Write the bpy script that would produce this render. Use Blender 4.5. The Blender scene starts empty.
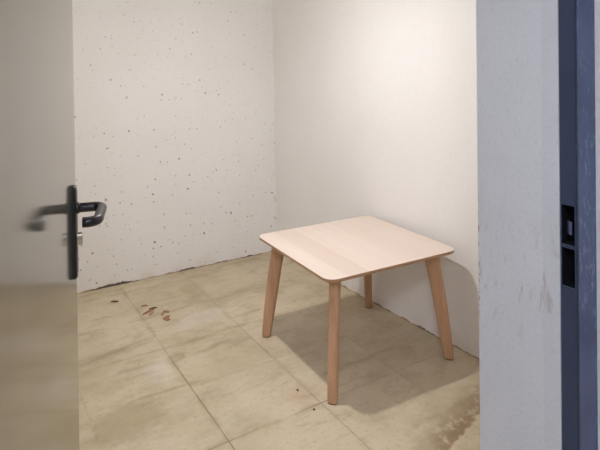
import bpy, bmesh, math, random
from mathutils import Vector, Matrix
random.seed(7)
S = bpy.context.scene
COL = S.collection

# ------------------------------------------------------------------ helpers
def link(name, bm, mats, parent=None, smooth=False, kind=None):
    me = bpy.data.meshes.new(name)
    bmesh.ops.recalc_face_normals(bm, faces=bm.faces)
    bm.to_mesh(me); bm.free()
    for m in (mats if isinstance(mats, (list, tuple)) else [mats]):
        me.materials.append(m)
    if smooth:
        for f in me.polygons: f.use_smooth = True
    o = bpy.data.objects.new(name, me); COL.objects.link(o)
    if parent: o.parent = parent
    if kind: o['kind'] = kind
    return o

def empty(name, loc=(0, 0, 0), rz=0.0):
    o = bpy.data.objects.new(name, None); COL.objects.link(o)
    o.empty_display_size = .1
    o.location = loc; o.rotation_euler = (0, 0, rz)
    return o

def tag(o, label, cat, group=None):
    o['label'] = label; o['category'] = cat
    if group: o['group'] = group
    return o

def prism(bm, pts, z0, z1, mat=0):
    """vertical prism over a plan polygon"""
    lo = [bm.verts.new((x, y, z0)) for x, y in pts]
    hi = [bm.verts.new((x, y, z1)) for x, y in pts]
    n = len(pts); fs = []
    for i in range(n):
        j = (i + 1) % n
        fs.append(bm.faces.new((lo[i], lo[j], hi[j], hi[i])))
    fs.append(bm.faces.new(hi)); fs.append(bm.faces.new(lo[::-1]))
    for f in fs: f.material_index = mat
    return fs

def box(bm, x0, x1, y0, y1, z0, z1, mat=0):
    return prism(bm, [(x0, y0), (x1, y0), (x1, y1), (x0, y1)], z0, z1, mat)

def rings(bm, rs, cap=True, mat=0):
    """skin a list of closed rings of points"""
    vs = [[bm.verts.new(p) for p in r] for r in rs]
    n = len(vs[0])
    for a, b in zip(vs, vs[1:]):
        for i in range(n):
            j = (i + 1) % n
            bm.faces.new((a[i], a[j], b[j], b[i])).material_index = mat
    if cap:
        bm.faces.new(vs[0][::-1]).material_index = mat
        bm.faces.new(vs[-1]).material_index = mat

def tube(bm, path, r, n=14, up=Vector((0, 0, 1))):
    path = [Vector(p) for p in path]; rs = []
    for i, p in enumerate(path):
        t = (path[min(i + 1, len(path) - 1)] - path[max(i - 1, 0)]).normalized()
        a = t.cross(up)
        if a.length < 1e-4: a = t.cross(Vector((1, 0, 0)))
        a.normalize(); b = a.cross(t)
        rs.append([p + a * (r * math.cos(2 * math.pi * k / n)) + b * (r * math.sin(2 * math.pi * k / n)) for k in range(n)])
    rings(bm, rs)

def lathe(bm, prof, c=(0, 0, 0), n=20, axis='Z'):
    rs = []
    for r, h in prof:
        ring = []
        for k in range(n):
            a = 2 * math.pi * k / n
            q = (r * math.cos(a), r * math.sin(a), h)
            if axis == 'X': q = (h, r * math.cos(a), r * math.sin(a))
            ring.append((q[0] + c[0], q[1] + c[1], q[2] + c[2]))
        rs.append(ring)
    rings(bm, rs)

# ------------------------------------------------------------------ node helper
class N:
    def __init__(s, name):
        s.m = bpy.data.materials.new(name); s.m.use_nodes = True
        s.t = s.m.node_tree; s.n = s.t.nodes
        s.b = s.n['Principled BSDF']; s.pos = None
    def add(s, typ, **kw):
        x = s.n.new(typ)
        for k, v in kw.items(): setattr(x, k, v)
        return x
    def con(s, v, sock):
        if isinstance(v, bpy.types.NodeSocket): s.t.links.new(v, sock)
        elif v is not None: sock.default_value = v
    def P(s):
        if s.pos is None: s.pos = s.add('ShaderNodeTexCoord').outputs['Object']
        return s.pos
    def M(s, op, a, b=None, c=None, clamp=False):
        x = s.add('ShaderNodeMath', operation=op, use_clamp=clamp)
        for i, v in enumerate((a, b, c)): s.con(v, x.inputs[i]) if v is not None else None
        return x.outputs[0]
    def V(s, op, a, b=None):
        x = s.add('ShaderNodeVectorMath', operation=op)
        s.con(a, x.inputs[0])
        if b is not None: s.con(b, x.inputs[1])
        return x.outputs['Value'] if op in ('LENGTH', 'DISTANCE', 'DOT_PRODUCT') else x.outputs[0]
    def noise(s, scale, detail=4, rough=.55, vec=None, col=False):
        x = s.add('ShaderNodeTexNoise')
        s.con(vec if vec is not None else s.P(), x.inputs['Vector'])
        x.inputs['Scale'].default_value = scale; x.inputs['Detail'].default_value = detail
        x.inputs['Roughness'].default_value = rough
        return x.outputs['Color' if col else 'Fac']
    def ramp(s, v, lo, hi, a=0., b=1., smooth=True):
        x = s.add('ShaderNodeMapRange', interpolation_type='SMOOTHSTEP' if smooth else 'LINEAR')
        s.con(v, x.inputs['Value'])
        for k, q in zip(('From Min', 'From Max', 'To Min', 'To Max'), (lo, hi, a, b)): x.inputs[k].default_value = q
        return x.outputs['Result']
    def mix(s, f, a, b, blend='MIX'):
        x = s.add('ShaderNodeMix', data_type='RGBA', blend_type=blend)
        s.con(f, x.inputs[0])
        for v, i in ((a, 6), (b, 7)):
            if isinstance(v, tuple): v = v + (1,) if len(v) == 3 else v
            s.con(v, x.inputs[i])
        return x.outputs[2]
    def bump(s, h, strength=.3, dist=.005):
        x = s.add('ShaderNodeBump'); s.con(h, x.inputs['Height'])
        x.inputs['Strength'].default_value = strength; x.inputs['Distance'].default_value = dist
        s.t.links.new(x.outputs[0], s.b.inputs['Normal'])
    def sep(s, v=None):
        x = s.add('ShaderNodeSeparateXYZ'); s.con(v if v is not None else s.P(), x.inputs[0])
        return x.outputs
    def out(s, col, rough=.6, metal=0., spec=.5):
        if isinstance(col, tuple): col = col + (1,)
        s.con(col, s.b.inputs['Base Color']); s.con(rough, s.b.inputs['Roughness'])
        s.b.inputs['Metallic'].default_value = metal; s.b.inputs['Specular IOR Level'].default_value = spec
        return s.m

def simple(name, col, rough=.5, metal=0., spec=.5, var=.06, scale=30):
    n = N(name); f = n.noise(scale)
    c = n.mix(f, tuple(v * (1 - var) for v in col), tuple(min(1, v * (1 + var)) for v in col))
    return n.out(c, rough, metal, spec)

# ------------------------------------------------------------------ room dimensions (metres)
WX, WY, WB, WR = 1.907, 3.352, .0123, .0194      # back-right corner, slants of the back and right walls
HC = 2.35                                        # ceiling height
FX, FY0, FY1 = .870, .497, .704                  # right side of the doorway; corridor and room faces of the front wall
JX = -.075                                       # left side of the doorway
TS, TW, TU, TV = .39699, .37676, .77242, 1.71723 # floor tile pitch and origin

# ------------------------------------------------------------------ materials
WHITE = (.82, .81, .795)
def wall_white(name, pits=True):
    n = N(name)
    big = n.noise(1.3, 3); fine = n.noise(60, 5, .6)
    col = n.mix(n.ramp(big, .35, .7), WHITE, (.79, .775, .755))
    col = n.mix(n.ramp(fine, .4, .75, 0, .25), col, (.72, .69, .65))
    h = n.M('MULTIPLY', fine, .25)
    p = n.P()
    if pits:
        def layer(scale, rad, keep, seed):
            q = n.V('ADD', p, (seed, seed * 1.7, seed * .3))
            w = n.V('SCALE', n.V('SUBTRACT', n.noise(110, 3, .7, col=True), (.5, .5, .5)))
            w.node.inputs['Scale'].default_value = .021
            q = n.V('ADD', q, w)
            v = n.add('ShaderNodeTexVoronoi', feature='F1', voronoi_dimensions='2D')
            xyz = n.sep(q); cmb = n.add('ShaderNodeCombineXYZ')
            n.con(xyz[0], cmb.inputs[0]); n.con(xyz[2], cmb.inputs[1])
            n.con(cmb.outputs[0], v.inputs['Vector']); v.inputs['Scale'].default_value = scale
            cs = n.sep(v.outputs['Color'])
            rr = n.M('MULTIPLY_ADD', n.M('POWER', cs[1], 2.0), rad * 1.2, rad * .35)
            d = n.M('DIVIDE', v.outputs['Distance'], n.M('MULTIPLY', rr, scale))
            m = n.ramp(d, 1.0, .55)
            return n.M('MULTIPLY', m, n.M('LESS_THAN', cs[0], keep)), cs[2]
        m1, t1 = layer(9.5, .0060, .72, 3.1)
        m2, t2 = layer(20.0, .0040, .60, 11.7)
        z = n.sep()[2]
        up = n.ramp(z, .2, 1.4, 1.0, .5)
        m = n.M('MULTIPLY', n.M('MAXIMUM', m1, n.M('MULTIPLY', m2, .8)), up)
        pc = n.mix(t1, (.10, .075, .05), (.32, .26, .21))
        col = n.mix(n.M('MULTIPLY', m, .95), col, pc)
        h = n.M('SUBTRACT', h, m)
    # dirty gap along the foot of the wall
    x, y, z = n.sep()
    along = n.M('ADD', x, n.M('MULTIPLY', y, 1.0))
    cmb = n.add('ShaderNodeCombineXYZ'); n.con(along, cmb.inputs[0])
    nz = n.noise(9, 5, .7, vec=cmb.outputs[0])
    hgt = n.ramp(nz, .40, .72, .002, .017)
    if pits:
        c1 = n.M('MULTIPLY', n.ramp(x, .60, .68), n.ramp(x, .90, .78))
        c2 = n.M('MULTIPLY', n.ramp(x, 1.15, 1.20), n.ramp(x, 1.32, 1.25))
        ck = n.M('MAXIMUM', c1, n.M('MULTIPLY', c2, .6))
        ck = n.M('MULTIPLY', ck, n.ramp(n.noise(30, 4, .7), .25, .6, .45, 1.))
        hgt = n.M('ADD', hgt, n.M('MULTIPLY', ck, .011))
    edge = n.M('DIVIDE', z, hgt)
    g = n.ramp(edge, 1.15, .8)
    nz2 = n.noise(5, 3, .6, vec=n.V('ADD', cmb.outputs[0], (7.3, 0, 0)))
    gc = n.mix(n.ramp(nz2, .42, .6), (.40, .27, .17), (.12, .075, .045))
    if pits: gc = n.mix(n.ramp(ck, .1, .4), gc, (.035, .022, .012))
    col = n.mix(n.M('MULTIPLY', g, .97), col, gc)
    if pits:
        cr = n.M('MULTIPLY', n.ramp(n.noise(38, 4, .7), .60, .66), n.M('MULTIPLY', n.ramp(x, 1.855, 1.885), n.ramp(z, 1.0, .5)))
        col = n.mix(n.M('MULTIPLY', cr, .7), col, (.36, .31, .26))
    haze = n.M('MULTIPLY', n.ramp(z, .10, .0), n.ramp(n.noise(6, 4), .4, .7, 0, .35))
    col = n.mix(haze, col, (.56, .46, .35))
    n.bump(h, .35, .004)
    return n.out(col, .75, 0, .25)
M_PIT = wall_white('pitted white concrete')
M_WHITE = wall_white('white plaster', False)
M_CEIL = simple('white ceiling paint', (.80, .78, .75), .8, 0, .2, .03, 8)

def grey_plaster(name, base):
    n = N(name)
    big = n.noise(4, 4); fine = n.noise(140, 4, .65)
    col = n.mix(n.ramp(big, .3, .7), base, tuple(v * .93 for v in base))
    col = n.mix(n.ramp(fine, .52, .74, 0, .3), col, tuple(v * .62 for v in base))
    # rub marks low on the reveal
    x, y, z = n.sep()
    st = n.add('ShaderNodeMapping'); n.con(n.P(), st.inputs['Vector']); st.inputs['Scale'].default_value = (60, 60, 16)
    rub = n.ramp(n.noise(1.0, 5, .7, vec=st.outputs[0]), .54, .66)
    band = n.M('MULTIPLY', n.ramp(z, .78, .90), n.ramp(z, 1.06, .95))
    col = n.mix(n.M('MULTIPLY', n.M('MULTIPLY', rub, band), .5), col, tuple(v * k for v, k in zip(base, (.55, .46, .38))))
    chip = n.M('MULTIPLY', n.ramp(n.noise(95, 3, .6), .50, .58), n.M('MULTIPLY', n.ramp(y, .7005, .7025), n.M('MULTIPLY', n.ramp(z, .78, .85), n.ramp(z, 1.08, 1.0))))
    col = n.mix(n.M('MULTIPLY', chip, .8), col, (.22, .10, .07))
    sc = n.ramp(n.noise(1.6, 5, .6, vec=st.outputs[0]), .70, .76, 0, .5)
    col = n.mix(sc, col, tuple(min(1, v * 1.25) for v in base))
    n.bump(n.M('MULTIPLY', fine, 1.0), .35, .003)
    return n.out(col, .8, 0, .25)
M_GREY = grey_plaster('grey painted plaster', (.60, .60, .61))
M_GREY2 = grey_plaster('grey mortar strip', (.565, .565, .58))

def floor_mat():
    n = N('beige stone tiles')
    x, y, z = n.sep()
    u = n.M('DIVIDE', n.M('SUBTRACT', n.M('MULTIPLY_ADD', y, -.00848, x), TU - .0146), TS)
    v = n.M('DIVIDE', n.M('SUBTRACT', n.M('MULTIPLY_ADD', x, .00848, y), TV + .0066), TW)
    fu, fv = n.M('FLOOR', u), n.M('FLOOR', v)
    cell = n.add('ShaderNodeCombineXYZ'); n.con(fu, cell.inputs[0]); n.con(fv, cell.inputs[1])
    wn = n.add('ShaderNodeTexWhiteNoise', noise_dimensions='2D'); n.con(cell.outputs[0], wn.inputs['Vector'])
    rnd = n.sep(wn.outputs['Color'])
    off = n.V('SCALE', wn.outputs['Color']); off.node.inputs['Scale'].default_value = 9.
    loc = n.V('ADD', n.P(), off)
    big = n.noise(2.2, 4, .55); mid = n.noise(7, 5, .62, vec=loc)
    st = n.add('ShaderNodeMapping'); n.con(loc, st.inputs['Vector']); st.inputs['Scale'].default_value = (6, 15, 1)
    streak = n.noise(1.0, 5, .62, vec=st.outputs[0])
    fine = n.noise(48, 5, .75)
    base = n.mix(rnd[0], (.56, .475, .33), (.615, .53, .385))
    col = n.mix(n.ramp(big, .35, .68, 0, .55), base, (.42, .345, .225))
    col = n.mix(n.ramp(mid, .48, .72, 0, .45), col, (.36, .285, .18))
    col = n.mix(n.ramp(streak, .52, .70, 0, .50), col, (.60, .535, .42))
    col = n.mix(n.ramp(streak, .46, .30, 0, .45), col, (.37, .30, .19))
    col = n.mix(n.ramp(fine, .52, .70, 0, .50), col, (.34, .265, .165))
    spk = n.ramp(n.noise(30, 4, .75), .645, .70, 0, .6)
    col = n.mix(spk, col, (.25, .20, .12))
    # faint long dirt lines running across the room
    lw = n.M('ADD', v, n.M('MULTIPLY', n.noise(3, 3), .35))
    dl = n.M('ABSOLUTE', n.M('SUBTRACT', n.M('FRACT', n.M('MULTIPLY', lw, .8)), .5))
    col = n.mix(n.M('MULTIPLY', n.ramp(dl, .05, .0, 0, .5), n.ramp(n.noise(4, 3, .5, vec=n.V('ADD', n.P(), (3., 1., 0.))), .48, .6)), col, (.33, .26, .16))
    # individual stains
    wob = n.M('MULTIPLY', n.M('SUBTRACT', n.noise(11, 4, .65), .5), 1.5)
    def stain(cx, cy, rx, ry, c, k, rot=0., soft=.5):
        nonlocal col
        ca, sa = math.cos(rot), math.sin(rot)
        dx, dy = n.M('SUBTRACT', x, cx), n.M('SUBTRACT', y, cy)
        a = n.M('DIVIDE', n.M('ADD', n.M('MULTIPLY', dx, ca), n.M('MULTIPLY', dy, sa)), rx)
        b = n.M('DIVIDE', n.M('SUBTRACT', n.M('MULTIPLY', dy, ca), n.M('MULTIPLY', dx, sa)), ry)
        d = n.M('ADD', n.M('SQRT', n.M('ADD', n.M('MULTIPLY', a, a), n.M('MULTIPLY', b, b))), wob)
        col = n.mix(n.ramp(d, 1., 1. - soft, 0, k), col, c)
    stain(.50, 2.03, .20, .15, (.36, .285, .165), .55, .1)
    stain(.45, 2.55, .30, .05, (.38, .31, .20), .45, .05)
    stain(.56, 2.565, .27, .022, (.36, .285, .17), .6, .22, .8)
    stain(.66, 2.135, .24, .020, (.36, .285, .17), .6, -.06, .8)
    stain(.92, 2.455, .16, .020, (.34, .26, .15), .6, -.02, .8)
    stain(1.42, 2.86, .30, .03, (.40, .32, .20), .5, .02, .8)
    stain(.80, 2.36, .075, .05, (.36, .27, .15), .65, .6)
    stain(.72, 2.30, .10, .16, (.66, .61, .53), .55, -.3, 1.0)
    stain(1.05, 2.66, .22, .09, (.62, .56, .47), .55, .1)
    stain(1.15, 1.80, .11, .09, (.50, .35, .23), .35)
    stain(1.14, 3.05, .10, .13, (.42, .33, .20), .5)
    stain(1.20, 2.78, .12, .06, (.42, .33, .20), .4)
    # dark dirt on the row of tiles that ends beside the doorway
    e = n.M('ADD', y, n.M('MULTIPLY', x, -.262))
    e = n.M('ADD', e, n.M('MULTIPLY', n.noise(30, 3), .03))
    edge = n.ramp(e, .905, .915)
    dirt = n.M('MULTIPLY', n.M('MULTIPLY', edge, n.ramp(e, 1.06, .93)), n.ramp(x, 1.22, 1.42))
    dirt = n.M('MULTIPLY', dirt, n.ramp(n.noise(22, 5, .7), .30, .52))
    col = n.mix(n.M('MULTIPLY', dirt, .85), col, (.24, .155, .085))
    # joints
    du = n.M('ABSOLUTE', n.M('SUBTRACT', n.M('FRACT', n.M('ADD', u, .5)), .5))
    dv = n.M('ABSOLUTE', n.M('SUBTRACT', n.M('FRACT', n.M('ADD', v, .5)), .5))
    js = n.ramp(n.noise(3.2, 3), .36, .60, .15, .85)
    row = n.M('ABSOLUTE', n.M('SUBTRACT', n.M('FRACT', n.M('MULTIPLY_ADD', v, .5, .25)), .5))   # .25 at every joint
    rown = n.M('FRACT', n.M('MULTIPLY', n.M('ROUND', v), .5))                                   # 0 strong rows, .5 faint rows
    rk = n.ramp(rown, .1, .4, 1., .12)
    ku = n.ramp(n.M('ABSOLUTE', n.M('SUBTRACT', n.M('ROUND', u), .3)), .3, 1.0, 1., .30)
    ju = n.M('MULTIPLY', n.ramp(n.M('MULTIPLY', du, TS), .0040, .0018), ku)
    rk = n.M('MULTIPLY', rk, n.ramp(u, 1.0, 1.2, 1., .35))
    jv = n.M('MULTIPLY', n.ramp(n.M('MULTIPLY', dv, TW), .0040, .0018), rk)
    j = n.M('MULTIPLY', n.M('MULTIPLY', n.M('MAXIMUM', ju, jv), js), n.ramp(y, 2.15, 2.6, 1., .5))
    col = n.mix(j, col, (.22, .165, .10))
    halo = n.M('MAXIMUM', n.M('MULTIPLY', n.ramp(n.M('MULTIPLY', du, TS), .028, .0), ku), n.M('MULTIPLY', n.ramp(n.M('MULTIPLY', dv, TW), .035, .0), rk))
    halo = n.M('MULTIPLY', halo, n.ramp(n.noise(8, 4, .6), .42, .66, 0, .55))
    col = n.mix(halo, col, (.36, .275, .16))
    h = n.M('SUBTRACT', n.M('MULTIPLY', fine, .3), j)
    n.bump(h, .25, .003)
    rg = n.ramp(mid, .3, .7, .42, .62)
    return n.out(col, rg, 0, .4)
M_FLOOR = floor_mat()

def wood(name, a, b, c, stretch, strips=None, rough=.45):
    n = N(name)
    mp = n.add('ShaderNodeMapping'); n.con(n.P(), mp.inputs['Vector']); mp.inputs['Scale'].default_value = stretch
    g = n.noise(1.0, 5, .6, vec=mp.outputs[0])
    col = n.mix(n.ramp(g, .32, .68), a, b)
    mp2 = n.add('ShaderNodeMapping'); n.con(n.P(), mp2.inputs['Vector'])
    mp2.inputs['Scale'].default_value = tuple(v * 4.5 for v in stretch)
    g2 = n.noise(1.0, 3, .6, vec=mp2.outputs[0])
    col = n.mix(n.ramp(g2, .55, .72, 0, .35), col, c)
    if strips:
        x = n.sep()[0]
        for x0, x1, k in strips:
            m = n.M('MULTIPLY', n.M('GREATER_THAN', x, x0), n.M('LESS_THAN', x, x1))
            col = n.mix(n.M('MULTIPLY', m, k), col, c)
    n.bump(g2, .06, .001)
    return n.out(col, rough, 0, .4)
M_TOP = wood('pale ash veneer', (.755, .645, .565), (.725, .605, .52), (.61, .485, .40), (55, 2.2, 55),
             [(-.255, -.145, .38), (.06, .19, .14)], .42)
M_LEG = wood('ash wood', (.53, .32, .195), (.47, .275, .16), (.38, .205, .115), (60, 60, 3.5))
M_EDGE = wood('ash edge band', (.42, .25, .145), (.36, .205, .115), (.28, .15, .08), (20, 20, 90))
M_PAD = simple('dark felt pad', (.03, .025, .02), .9)

def door_mat():
    n = N('satin grey door paint')
    fine = n.noise(5, 3)
    col = n.mix(n.ramp(fine, .35, .65), (.325, .31, .265), (.30, .285, .24))
    mp = n.add('ShaderNodeMapping'); n.con(n.P(), mp.inputs['Vector']); mp.inputs['Scale'].default_value = (60, 60, 2)
    n.bump(n.noise(1.0, 3, .5, vec=mp.outputs[0]), .05, .001)
    m = n.out(col, .13, .72, .5)
    return m
M_DOOR = door_mat()
M_BLACK = simple('black plastic', (.012, .012, .013), .38, 0, .5)
M_CHROME = simple('nickel metal', (.62, .58, .50), .28, 1.0)
M_HOLE = simple('black hollow', (.006, .006, .008), .9, 0, .1)
M_BOLT = simple('blue grey steel lip', (.13, .16, .30), .35, .5)

def frame_mat():
    n = N('blue grey frame paint')
    g = n.noise(9, 4); x, y, z = n.sep()
    col = n.mix(n.ramp(g, .35, .7), (.085, .108, .190), (.060, .078, .142))
    mp = n.add('ShaderNodeMapping'); n.con(n.P(), mp.inputs['Vector']); mp.inputs['Scale'].default_value = (1.8, 1.8, .6)
    scr = n.ramp(n.noise(70, 5, .7, vec=mp.outputs[0]), .53, .64)
    zone = n.M('MULTIPLY', n.ramp(z, .75, 1.0), n.ramp(z, 1.5, 1.1, .15, 1.))
    col = n.mix(n.M('MULTIPLY', scr, n.M('MULTIPLY', zone, .6)), col, (.26, .29, .38))
    rust = n.M('MULTIPLY', n.ramp(n.noise(55, 4, .7, vec=n.V('ADD', n.P(), (2., 5., 1.))), .60, .66), n.ramp(x, .90, .915))
    col = n.mix(n.M('MULTIPLY', rust, .85), col, (.10, .04, .025))
    n.bump(g, .1, .002)
    return n.out(col, .42, 0, .5)
M_FRAME = frame_mat()
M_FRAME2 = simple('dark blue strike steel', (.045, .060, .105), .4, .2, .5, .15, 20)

# ------------------------------------------------------------------ setting
def structure(o, label, cat):
    o['kind'] = 'structure'; tag(o, label, cat); return o

XL = -.16                                        # left wall of the room
def backY(x): return WY + WB * (WX - x)
def rightX(y): return WX + WR * (WY - y)

bm = bmesh.new(); box(bm, -1.3, 2.4, -1.5, 3.6, -.12, 0)
structure(link('floor', bm, M_FLOOR), 'worn beige stone tile floor of the small room', 'floor')
bm = bmesh.new(); box(bm, -1.3, 2.4, -1.5, 3.6, HC, HC + .1)
structure(link('ceiling', bm, M_CEIL), 'white ceiling over the small room', 'ceiling')
bm = bmesh.new()
prism(bm, [(XL - .1, backY(XL - .1)), (2.05, backY(2.05)), (2.05, 3.55), (XL - .1, 3.55)], 0, HC)
structure(link('wall_back', bm, M_PIT), 'white concrete back wall dotted with small dark pits', 'wall')
bm = bmesh.new()
prism(bm, [(rightX(FY1), FY1), (2.1, FY1), (2.1, backY(2.05) + .002), (rightX(WY), WY)], 0, HC)
structure(link('wall_right', bm, M_WHITE), 'plain smooth white wall behind the wooden table', 'wall')
bm = bmesh.new(); box(bm, XL - .1, XL, FY1, backY(XL), 0, HC)
structure(link('wall_left', bm, M_WHITE), 'white side wall behind the open door', 'wall')

# front wall with the doorway: white towards the room, grey in the reveal and the corridor
bm = bmesh.new()
LZ = 2.08
def fwall(x0, x1, z0, z1):
    for f in box(bm, x0, x1, FY0, FY1, z0, z1, 1):
        f.normal_update()
        if f.calc_center_median().y > FY1 - .001: f.material_index = 0
for f in prism(bm, [(FX, FY1), (FX, .5312), (FX + .0305, .5312), (FX + .0305, FY0), (2.3, FY0), (2.3, FY1)], 0, LZ, 1):
    f.normal_update()
    if f.calc_center_median().y > FY1 - .001: f.material_index = 0
fwall(-1.2, JX, 0, LZ); fwall(-1.2, 2.3, LZ, HC)
# rough mortar strip between plaster and the steel frame
box(bm, FX - .0005, FX + .01, .531, .5625, 0, LZ, 2)
structure(link('wall_front', bm, [M_WHITE, M_GREY, M_GREY2]), 'grey plastered doorway wall to the right of the opening', 'wall')

# corridor behind the camera
bm = bmesh.new()
box(bm, -1.2, 2.3, -1.4, -1.3, 0, HC)
structure(link('wall_corridor', bm, M_GREY), 'grey corridor wall opposite the doorway', 'wall')
bm = bmesh.new(); box(bm, -1.3, -1.2, -1.4, FY1, 0, HC)
structure(link('wall_corridor_left', bm, M_GREY), 'grey corridor end wall on the left', 'wall')
bm = bmesh.new(); box(bm, 2.3, 2.4, -1.4, FY1, 0, HC)
structure(link('wall_corridor_right', bm, M_GREY), 'grey corridor end wall on the right', 'wall')

# ------------------------------------------------------------------ steel door frame (right jamb, left jamb, head)
FRX1 = .912
def jamb_section(bm, z0, z1):
    """right jamb in plan: strike face, small rounded stop, corridor face"""
    pts = [(FX + .03, .5305), (FX + .0015, .5305), (FX - .001, .528), (FX - .001, .4985)]
    pts += [(FX - .0110, .4915), (FX - .0120, .4895)]
    pts += [(FRX1 - .004, .4880), (FRX1, .4910), (FRX1, .4970), (FX + .03, .4971)]
    prism(bm, pts, z0, z1)
bm = bmesh.new()
SZ = [(1.0125, 1.0805), (.940, 1.0065)]
jamb_section(bm, 0, .940); jamb_section(bm, 1.0805, LZ)
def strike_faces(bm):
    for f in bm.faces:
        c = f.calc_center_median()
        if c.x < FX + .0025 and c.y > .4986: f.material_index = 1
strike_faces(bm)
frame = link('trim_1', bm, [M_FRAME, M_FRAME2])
structure(frame, 'worn blue grey steel door frame at the right edge of the doorway', 'door frame')
# middle piece of the jamb around the two openings of the strike
bm = bmesh.new()
def jamb_mid(z0, z1, hole):
    s = .5045 if hole else None
    stop = [(FX - .001, .5035), (FX - .001, .4985), (FX - .0110, .4915), (FX - .0120, .4895),
            (FRX1 - .004, .4880), (FRX1, .4910), (FRX1, .4970), (FX + .03, .4971), (FX + .03, .5035)]
    prism(bm, stop, z0, z1)
    if not hole:
        prism(bm, [(FX - .001, .5035), (FX + .03, .5035), (FX + .03, .5305), (FX + .0015, .5305), (FX - .001, .528)], z0, z1)
    else:
        prism(bm, [(FX - .001, .5275), (FX + .03, .5275), (FX + .03, .5305), (FX + .0015, .5305), (FX - .001, .528)], z0, z1)
for a, b in SZ: jamb_mid(a, b, True)
jamb_mid(SZ[1][1], SZ[0][0], False)
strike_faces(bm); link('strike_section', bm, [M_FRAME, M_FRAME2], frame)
for a, b in SZ:
    bm = bmesh.new()                              # dark hollow boxes behind the openings
    box(bm, FX + .022, FX + .0295, .5036, .5274, a, b)
    box(bm, FX + .0005, FX + .022, .5264, .5274, a, b)
    box(bm, FX + .0005, FX + .022, .5036, .5264, b - .0012, b - .0001)
    box(bm, FX + .0005, FX + .022, .5036, .5264, a + .0001, a + .0012)
    o = link('latch_opening', bm, M_HOLE, frame); o['label'] = 'black latch opening'
bm = bmesh.new()                                  # curved lip inside the upper opening
rs = []
for k in range(7):
    t = k / 6
    rs.append([(FX + .002 + .007 * t * t, .5105 + .012 * t, 1.030), (FX + .002 + .007 * t * t, .5105 + .012 * t, 1.052),
               (FX + .004 + .007 * t * t, .5105 + .012 * t, 1.052), (FX + .004 + .007 * t * t, .5105 + .012 * t, 1.030)])
rings(bm, rs)
o = link('latch_lip', bm, M_BOLT, frame); o['label'] = 'shiny curved lip inside the upper opening'
# left jamb and head
bm = bmesh.new()
box(bm, JX - .035, JX + .012, .488, .5305, 0, LZ)
structure(link('trim_2', bm, M_FRAME), 'blue grey steel hinge jamb on the left of the doorway', 'door frame')
bm = bmesh.new()
box(bm, JX + .012, FX - .0120, .488, .5305, LZ - .035, LZ)
structure(link('trim_3', bm, M_FRAME), 'blue grey steel frame head above the doorway', 'door frame')

# ------------------------------------------------------------------ open door
E = Vector((.2197, 1.3614, 0)); T = Vector((.28, .96, 0)).normalized()
LEAF = .895
hinge = E - T * LEAF
door = empty('door_1', hinge, math.atan2(T.y, T.x))       # local x runs along the leaf, local -y is the seen face
structure(door, 'open satin grey door at the left edge, with a black lever handle', 'door')
bm = bmesh.new()
box(bm, 0, LEAF, 0, .040, .008, 2.04)
bmesh.ops.bevel(bm, geom=[e for e in bm.edges], offset=.0015, segments=2, affect='EDGES', profile=.5)
link('door_leaf', bm, M_DOOR, door)
PX = LEAF - .062
def plate_bm(sign, y0):
    bm = bmesh.new(); rs = []
    w, z0, z1, th = .0165, .846, 1.0605, .0105
    zc, hh = (z0 + z1) / 2, (z1 - z0) / 2
    def outline(k, yy):
        pts = []; r = .010
        for cx, cz, a0 in ((w - r, hh - r, 0), (-w + r, hh - r, 90), (-w + r, -hh + r, 180), (w - r, -hh + r, 270)):
            for i in range(5):
                a = math.radians(a0 + i * 22.5)
                pts.append((PX + (cx + r * math.cos(a)) * k, yy, zc + (cz + r * math.sin(a)) * (1 - (1 - k) * w / hh)))
        return pts
    for k, d in ((1, 0), (1, .006), (.9, .009), (.72, th)):
        rs.append(outline(k, y0 + sign * d))
    rings(bm, rs); return bm
plate = link('handle_plate', plate_bm(-1, 0), M_BLACK, door, False); plate['label'] = 'long black handle plate'
bm = bmesh.new()
R = .0108; OUT = .066; ZL = 1.008; LEN = .132
path = [(PX, -.008, ZL), (PX, -.022, ZL), (PX, -.036, ZL)]
def arc(cx, cy, r, a0, a1, n=7):
    return [(cx + r * math.cos(math.radians(a0 + (a1 - a0) * i / n)), cy + r * math.sin(math.radians(a0 + (a1 - a0) * i / n)), ZL) for i in range(n + 1)]
r1 = .020
path = path[:2] + arc(PX - r1, -OUT + r1, r1, 0, -90) + arc(PX - LEN + r1, -OUT + r1, r1, -90, -180) + [(PX - LEN, -.0455, ZL), (PX - LEN, -.037, ZL)]
tube(bm, path, R)
lever = link('lever_handle', bm, M_BLACK, plate, True)
bm = bmesh.new()                                           # rounded neck where the lever leaves the plate
rs = [[(PX + q * math.cos(2 * math.pi * k / 18), -d, ZL + q * math.sin(2 * math.pi * k / 18)) for k in range(18)] for q, d in ((.0135, .008), (.0135, .014), (.011, .017))]
rings(bm, rs); link('lever_collar', bm, M_BLACK, plate, False)
bm = bmesh.new()                                           # euro profile cylinder
ZC = .936
pts = [(PX + .0085 * math.cos(math.radians(a)), ZC + .008 + .0085 * math.sin(math.radians(a))) for a in range(-50, 231, 20)]
pts += [(PX - .005, ZC - .012), (PX, ZC - .0145), (PX + .005, ZC - .012)]
rings(bm, [[(x, -.006, z) for x, z in pts], [(x, -.0205, z) for x, z in pts], [(PX + (x - PX) * .88, -.022, ZC + (z - ZC) * .9) for x, z in pts]])
cyl = link('lock_cylinder', bm, M_CHROME, plate); cyl['label'] = 'small metal lock cylinder below the lever'
for zz in (1.0515, .856):
    bm = bmesh.new()
    rings(bm, [[(PX + q * math.cos(2 * math.pi * k / 12), -d, zz + q * math.sin(2 * math.pi * k / 12)) for k in range(12)] for q, d in ((.0042, .006), (.0042, .0112), (.003, .012))])
    o = link('plate_screw', bm, M_CHROME, plate); o['label'] = 'small bright screw head'
link('rear_plate', plate_bm(1, .040), M_BLACK, door)

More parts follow.
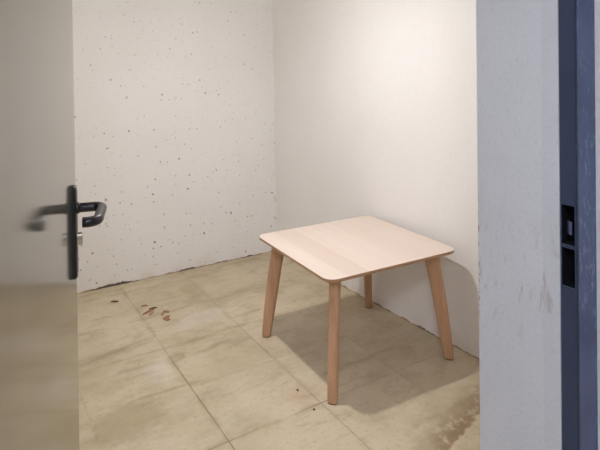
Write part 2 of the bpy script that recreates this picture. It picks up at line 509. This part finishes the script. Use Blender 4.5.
# ------------------------------------------------------------------ table
TA, TB = .6967, .6723
table = empty('coffee_table', (1.5420, 1.9780, 0), -.05547)
tag(table, 'low square pale wood table with rounded corners and splayed legs, against the white wall', 'table')
def rrect(inset, z, r=.048, n=8):
    pts = []; hx, hy = TA / 2 - inset, TB / 2 - inset; r = max(r - inset, .01)
    for cx, cy, a0 in ((hx - r, hy - r, 0), (-hx + r, hy - r, 90), (-hx + r, -hy + r, 180), (hx - r, -hy + r, 270)):
        for i in range(n + 1):
            a = math.radians(a0 + 90 * i / n); pts.append((cx + r * math.cos(a), cy + r * math.sin(a), z))
    return pts
bm = bmesh.new()
rings(bm, [rrect(.014, .4795), rrect(.0015, .4875), rrect(0, .4885), rrect(0, .4990), rrect(.001, .5)])
for f in bm.faces: f.material_index = 1
bm.normal_update()
for f in bm.faces:
    if f.calc_center_median().z > .4994: f.material_index = 0
link('table_top', bm, [M_TOP, M_EDGE], table)

UL = math.hypot(TA, TB)
def make_leg(sx, sy):
    u = Vector((sx * TA, sy * TB, 0)) / UL; l = Vector((-u.y, u.x, 0))
    rs = []
    prof = [(.004, .4155, .4565, .0190), (.010, .4145, .4570, .0195), (.12, .394, .448, .0200), (.225, .376, .435, .0205),
            (.33, .358, .420, .0210), (.40, .344, .4085, .0212), (.445, .332, .402, .0214), (.468, .322, .400, .0216), (.4800, .312, .400, .0218)]
    for z, d0, d1, hl in prof:
        c, hw = (d0 + d1) / 2, (d1 - d0) / 2; ring = []
        for k in range(24):
            a = 2 * math.pi * k / 24; ca, sa = math.cos(a), math.sin(a)
            e = .62
            px = math.copysign(abs(ca) ** e, ca) * hw; py = math.copysign(abs(sa) ** e, sa) * hl
            py *= 1.0 + .10 * (px / hw)                     # outer edge a little broader than the inner
            p = u * (c + px) + l * py; ring.append((p.x, p.y, z))
        rs.append(ring)
    bm = bmesh.new(); rings(bm, rs)
    leg = link('leg', bm, M_LEG, table, True)
    bm = bmesh.new()
    rings(bm, [[((Vector(p) - u * .435) * k + u * .435).to_tuple()[:2] + (z,) for p in rs[0]] for z, k in ((0, .80), (.0006, .92), (.0042, .94))])
    link('foot_pad', bm, M_PAD, leg)
    return leg
for sx, sy in ((-1, -1), (-1, 1), (1, 1), (1, -1)): make_leg(sx, sy)
for o in table.children:
    if o.name.startswith('leg'):
        for p in o.data.polygons:
            if len(p.vertices) > 6: p.use_smooth = False

# ------------------------------------------------------------------ debris on the floor
M_CHIP = simple('reddish brown bark', (.33, .175, .095), .8, 0, .2, .35, 60)
M_CHIPD = simple('dark brown bark', (.12, .065, .04), .8, 0, .2, .35, 60)
M_STONE = simple('dark grit', (.13, .11, .07), .8, 0, .2, .2, 60)
def flake(name, x, y, ln, wd, rot, mat, label, cat, group=None, seed=0, lobes=0.0):
    rnd = random.Random(seed); bm = bmesh.new(); n = 9; rs = []
    top = []; 
    for i in range(n + 1):
        t = i / n; w = wd * .5 * (math.sin(math.pi * (.08 + .84 * t)) ** .6) * rnd.uniform(.65, 1.1)
        bend = lobes * math.sin(t * math.pi) + rnd.uniform(-.08, .08) * wd
        lift = .0025 * math.sin(t * math.pi * rnd.uniform(.8, 1.2))
        x0 = (t - .5) * ln
        rs.append([(x0, bend - w, .0006 + lift), (x0, bend - w * .5, 0 + lift * .6), (x0, bend + w * .5, lift * .6), (x0, bend + w, .0006 + lift),
                   (x0, bend + w * .45, .0034 + lift), (x0, bend - w * .4, .0040 + lift)])
    rings(bm, rs)
    o = link(name, bm, mat); o.location = (x, y, .0003); o.rotation_euler = (0, 0, rot)
    tag(o, label, cat, group); return o
G = 'wood chips on the tiles'
flake('wood_chip', 0.706, 3.131, 0.042, 0.02, -0.55, M_CHIPD, 'small dark chip lying alone on the tiles, closest to the back wall', 'wood chip', G, 1)
flake('wood_chip', 0.832, 2.974, 0.038, 0.015, -0.26, M_CHIP, 'thin curved brown chip at the back of the left cluster', 'wood chip', G, 2, .004)
flake('wood_chip', 0.864, 2.918, 0.044, 0.022, 0.02, M_CHIPD, 'darkest chip in the left cluster, at its upper right end', 'wood chip', G, 3)
flake('wood_chip', 0.827, 2.889, 0.075, 0.024, 0.4, M_CHIP, 'longest reddish brown chip, slanting across the left cluster', 'wood chip', G, 4)
flake('wood_chip', 0.838, 2.859, 0.042, 0.013, 0.72, M_CHIP, 'slim sliver in front of the longest brown chip', 'wood chip', G, 5)
flake('wood_chip', 0.913, 2.836, 0.04, 0.024, -1, M_CHIP, 'brown chip at the back of the right cluster', 'wood chip', G, 6)
flake('wood_chip', 0.884, 2.816, 0.024, 0.012, 0.76, M_CHIP, 'tiny brown sliver at the left of the right cluster', 'wood chip', G, 7)
flake('wood_chip', 0.898, 2.758, 0.06, 0.042, 1.2, M_CHIP, 'broad ragged brown chip at the front of the right cluster', 'wood chip', G, 8, .012)
def grit(x, y, r, label, mat, seed):
    rnd = random.Random(seed); bm = bmesh.new()
    bmesh.ops.create_icosphere(bm, subdivisions=2, radius=r)
    for v in bm.verts: v.co *= rnd.uniform(.8, 1.15); v.co.z = v.co.z * .6 
    zmin = min(v.co.z for v in bm.verts)
    for v in bm.verts: v.co.z -= zmin
    o = link('pebble', bm, mat); o.location = (x, y, 0); tag(o, label, 'pebble', 'grit on the tiles')
grit(1.122, 1.693, .005, 'tiny dark pebble on the tile joint beside the nearest table leg', M_STONE, 1)
grit(1.134, 1.833, .006, 'tiny brown crumb on the tile left of the table shadow', M_CHIP, 2)

# ------------------------------------------------------------------ lights
def emit(name, col, power):
    m = bpy.data.materials.new(name); m.use_nodes = True; nt = m.node_tree
    nt.nodes.remove(nt.nodes['Principled BSDF']); e = nt.nodes.new('ShaderNodeEmission')
    e.inputs[0].default_value = col + (1,); e.inputs[1].default_value = power
    nt.links.new(e.outputs[0], nt.nodes['Material Output'].inputs[0]); return m
LX, LY, LZB = .975, 1.98, 1.86
lamp = empty('pendant_lamp', (LX, LY, LZB))
tag(lamp, 'small opal lamp hanging from the ceiling above the middle of the room', 'lamp')
dome = [(.002, -.022)] + [(.034 * math.sin(math.radians(t)), -.022 * math.cos(math.radians(t))) for t in range(12, 91, 13)]
bm = bmesh.new(); lathe(bm, dome, n=28)
link('bulb', bm, emit('glowing opal dome', (1.0, .968, .965), 1235.), lamp, True)
bm = bmesh.new(); lathe(bm, [(.046, .0005), (.046, .006), (.022, .020), (.020, .070), (.006, .085)], n=28); link('shade', bm, M_CEIL, lamp)
bm = bmesh.new(); tube(bm, [(0, 0, .08), (0, 0, .3), (0, 0, HC - LZB - .015)], .003, 8); link('cord', bm, M_BLACK, lamp, True)
bm = bmesh.new(); lathe(bm, [(.045, HC - LZB - .018), (.045, HC - LZB - .001)]); link('ceiling_rose', bm, M_CEIL, lamp)

fix = empty('corridor_light', (-.36, -.48, HC))
tag(fix, 'square ceiling light in the corridor outside the doorway', 'lamp')
bm = bmesh.new(); box(bm, -.22, .22, -.22, .22, -.03, -.001); link('housing', bm, M_CEIL, fix)
bm = bmesh.new(); box(bm, -.2, .2, -.2, .2, -.036, -.0305); link('diffuser', bm, emit('cool panel', (.80, .85, 1.0), 86.), fix)

w = bpy.data.worlds.new('World'); S.world = w; w.use_nodes = True
w.node_tree.nodes['Background'].inputs[1].default_value = 0.0

# ------------------------------------------------------------------ camera (level phone camera, frame shifted down)
f, cy, pit, rol, yaw, H = 526.06, 75.2356, .00847, -.01261, -.56651, 1.31745
Fw = Vector((-math.sin(yaw) * math.cos(pit), math.cos(yaw) * math.cos(pit), -math.sin(pit)))
Rt = Vector((math.cos(yaw), math.sin(yaw), 0)); Up = Rt.cross(Fw)
R2 = Rt * math.cos(rol) + Up * math.sin(rol); U2 = Up * math.cos(rol) - Rt * math.sin(rol)
cd = bpy.data.cameras.new('camera'); cam = bpy.data.objects.new('camera', cd); COL.objects.link(cam)
cam.matrix_world = Matrix(((R2.x, U2.x, -Fw.x, 0), (R2.y, U2.y, -Fw.y, 0), (R2.z, U2.z, -Fw.z, H), (0, 0, 0, 1)))
cd.sensor_width = 36; cd.sensor_fit = 'HORIZONTAL'; cd.lens = f / 600 * 36
cd.shift_y = -(225 - cy) / 600; cd.clip_start = .02
S.camera = cam

vs = S.view_settings
vs.view_transform = 'Standard'; vs.look = 'None'; vs.gamma = 1; vs.use_curve_mapping = False
vs.exposure = 0.0
S.cycles.max_bounces = 12; S.cycles.diffuse_bounces = 8
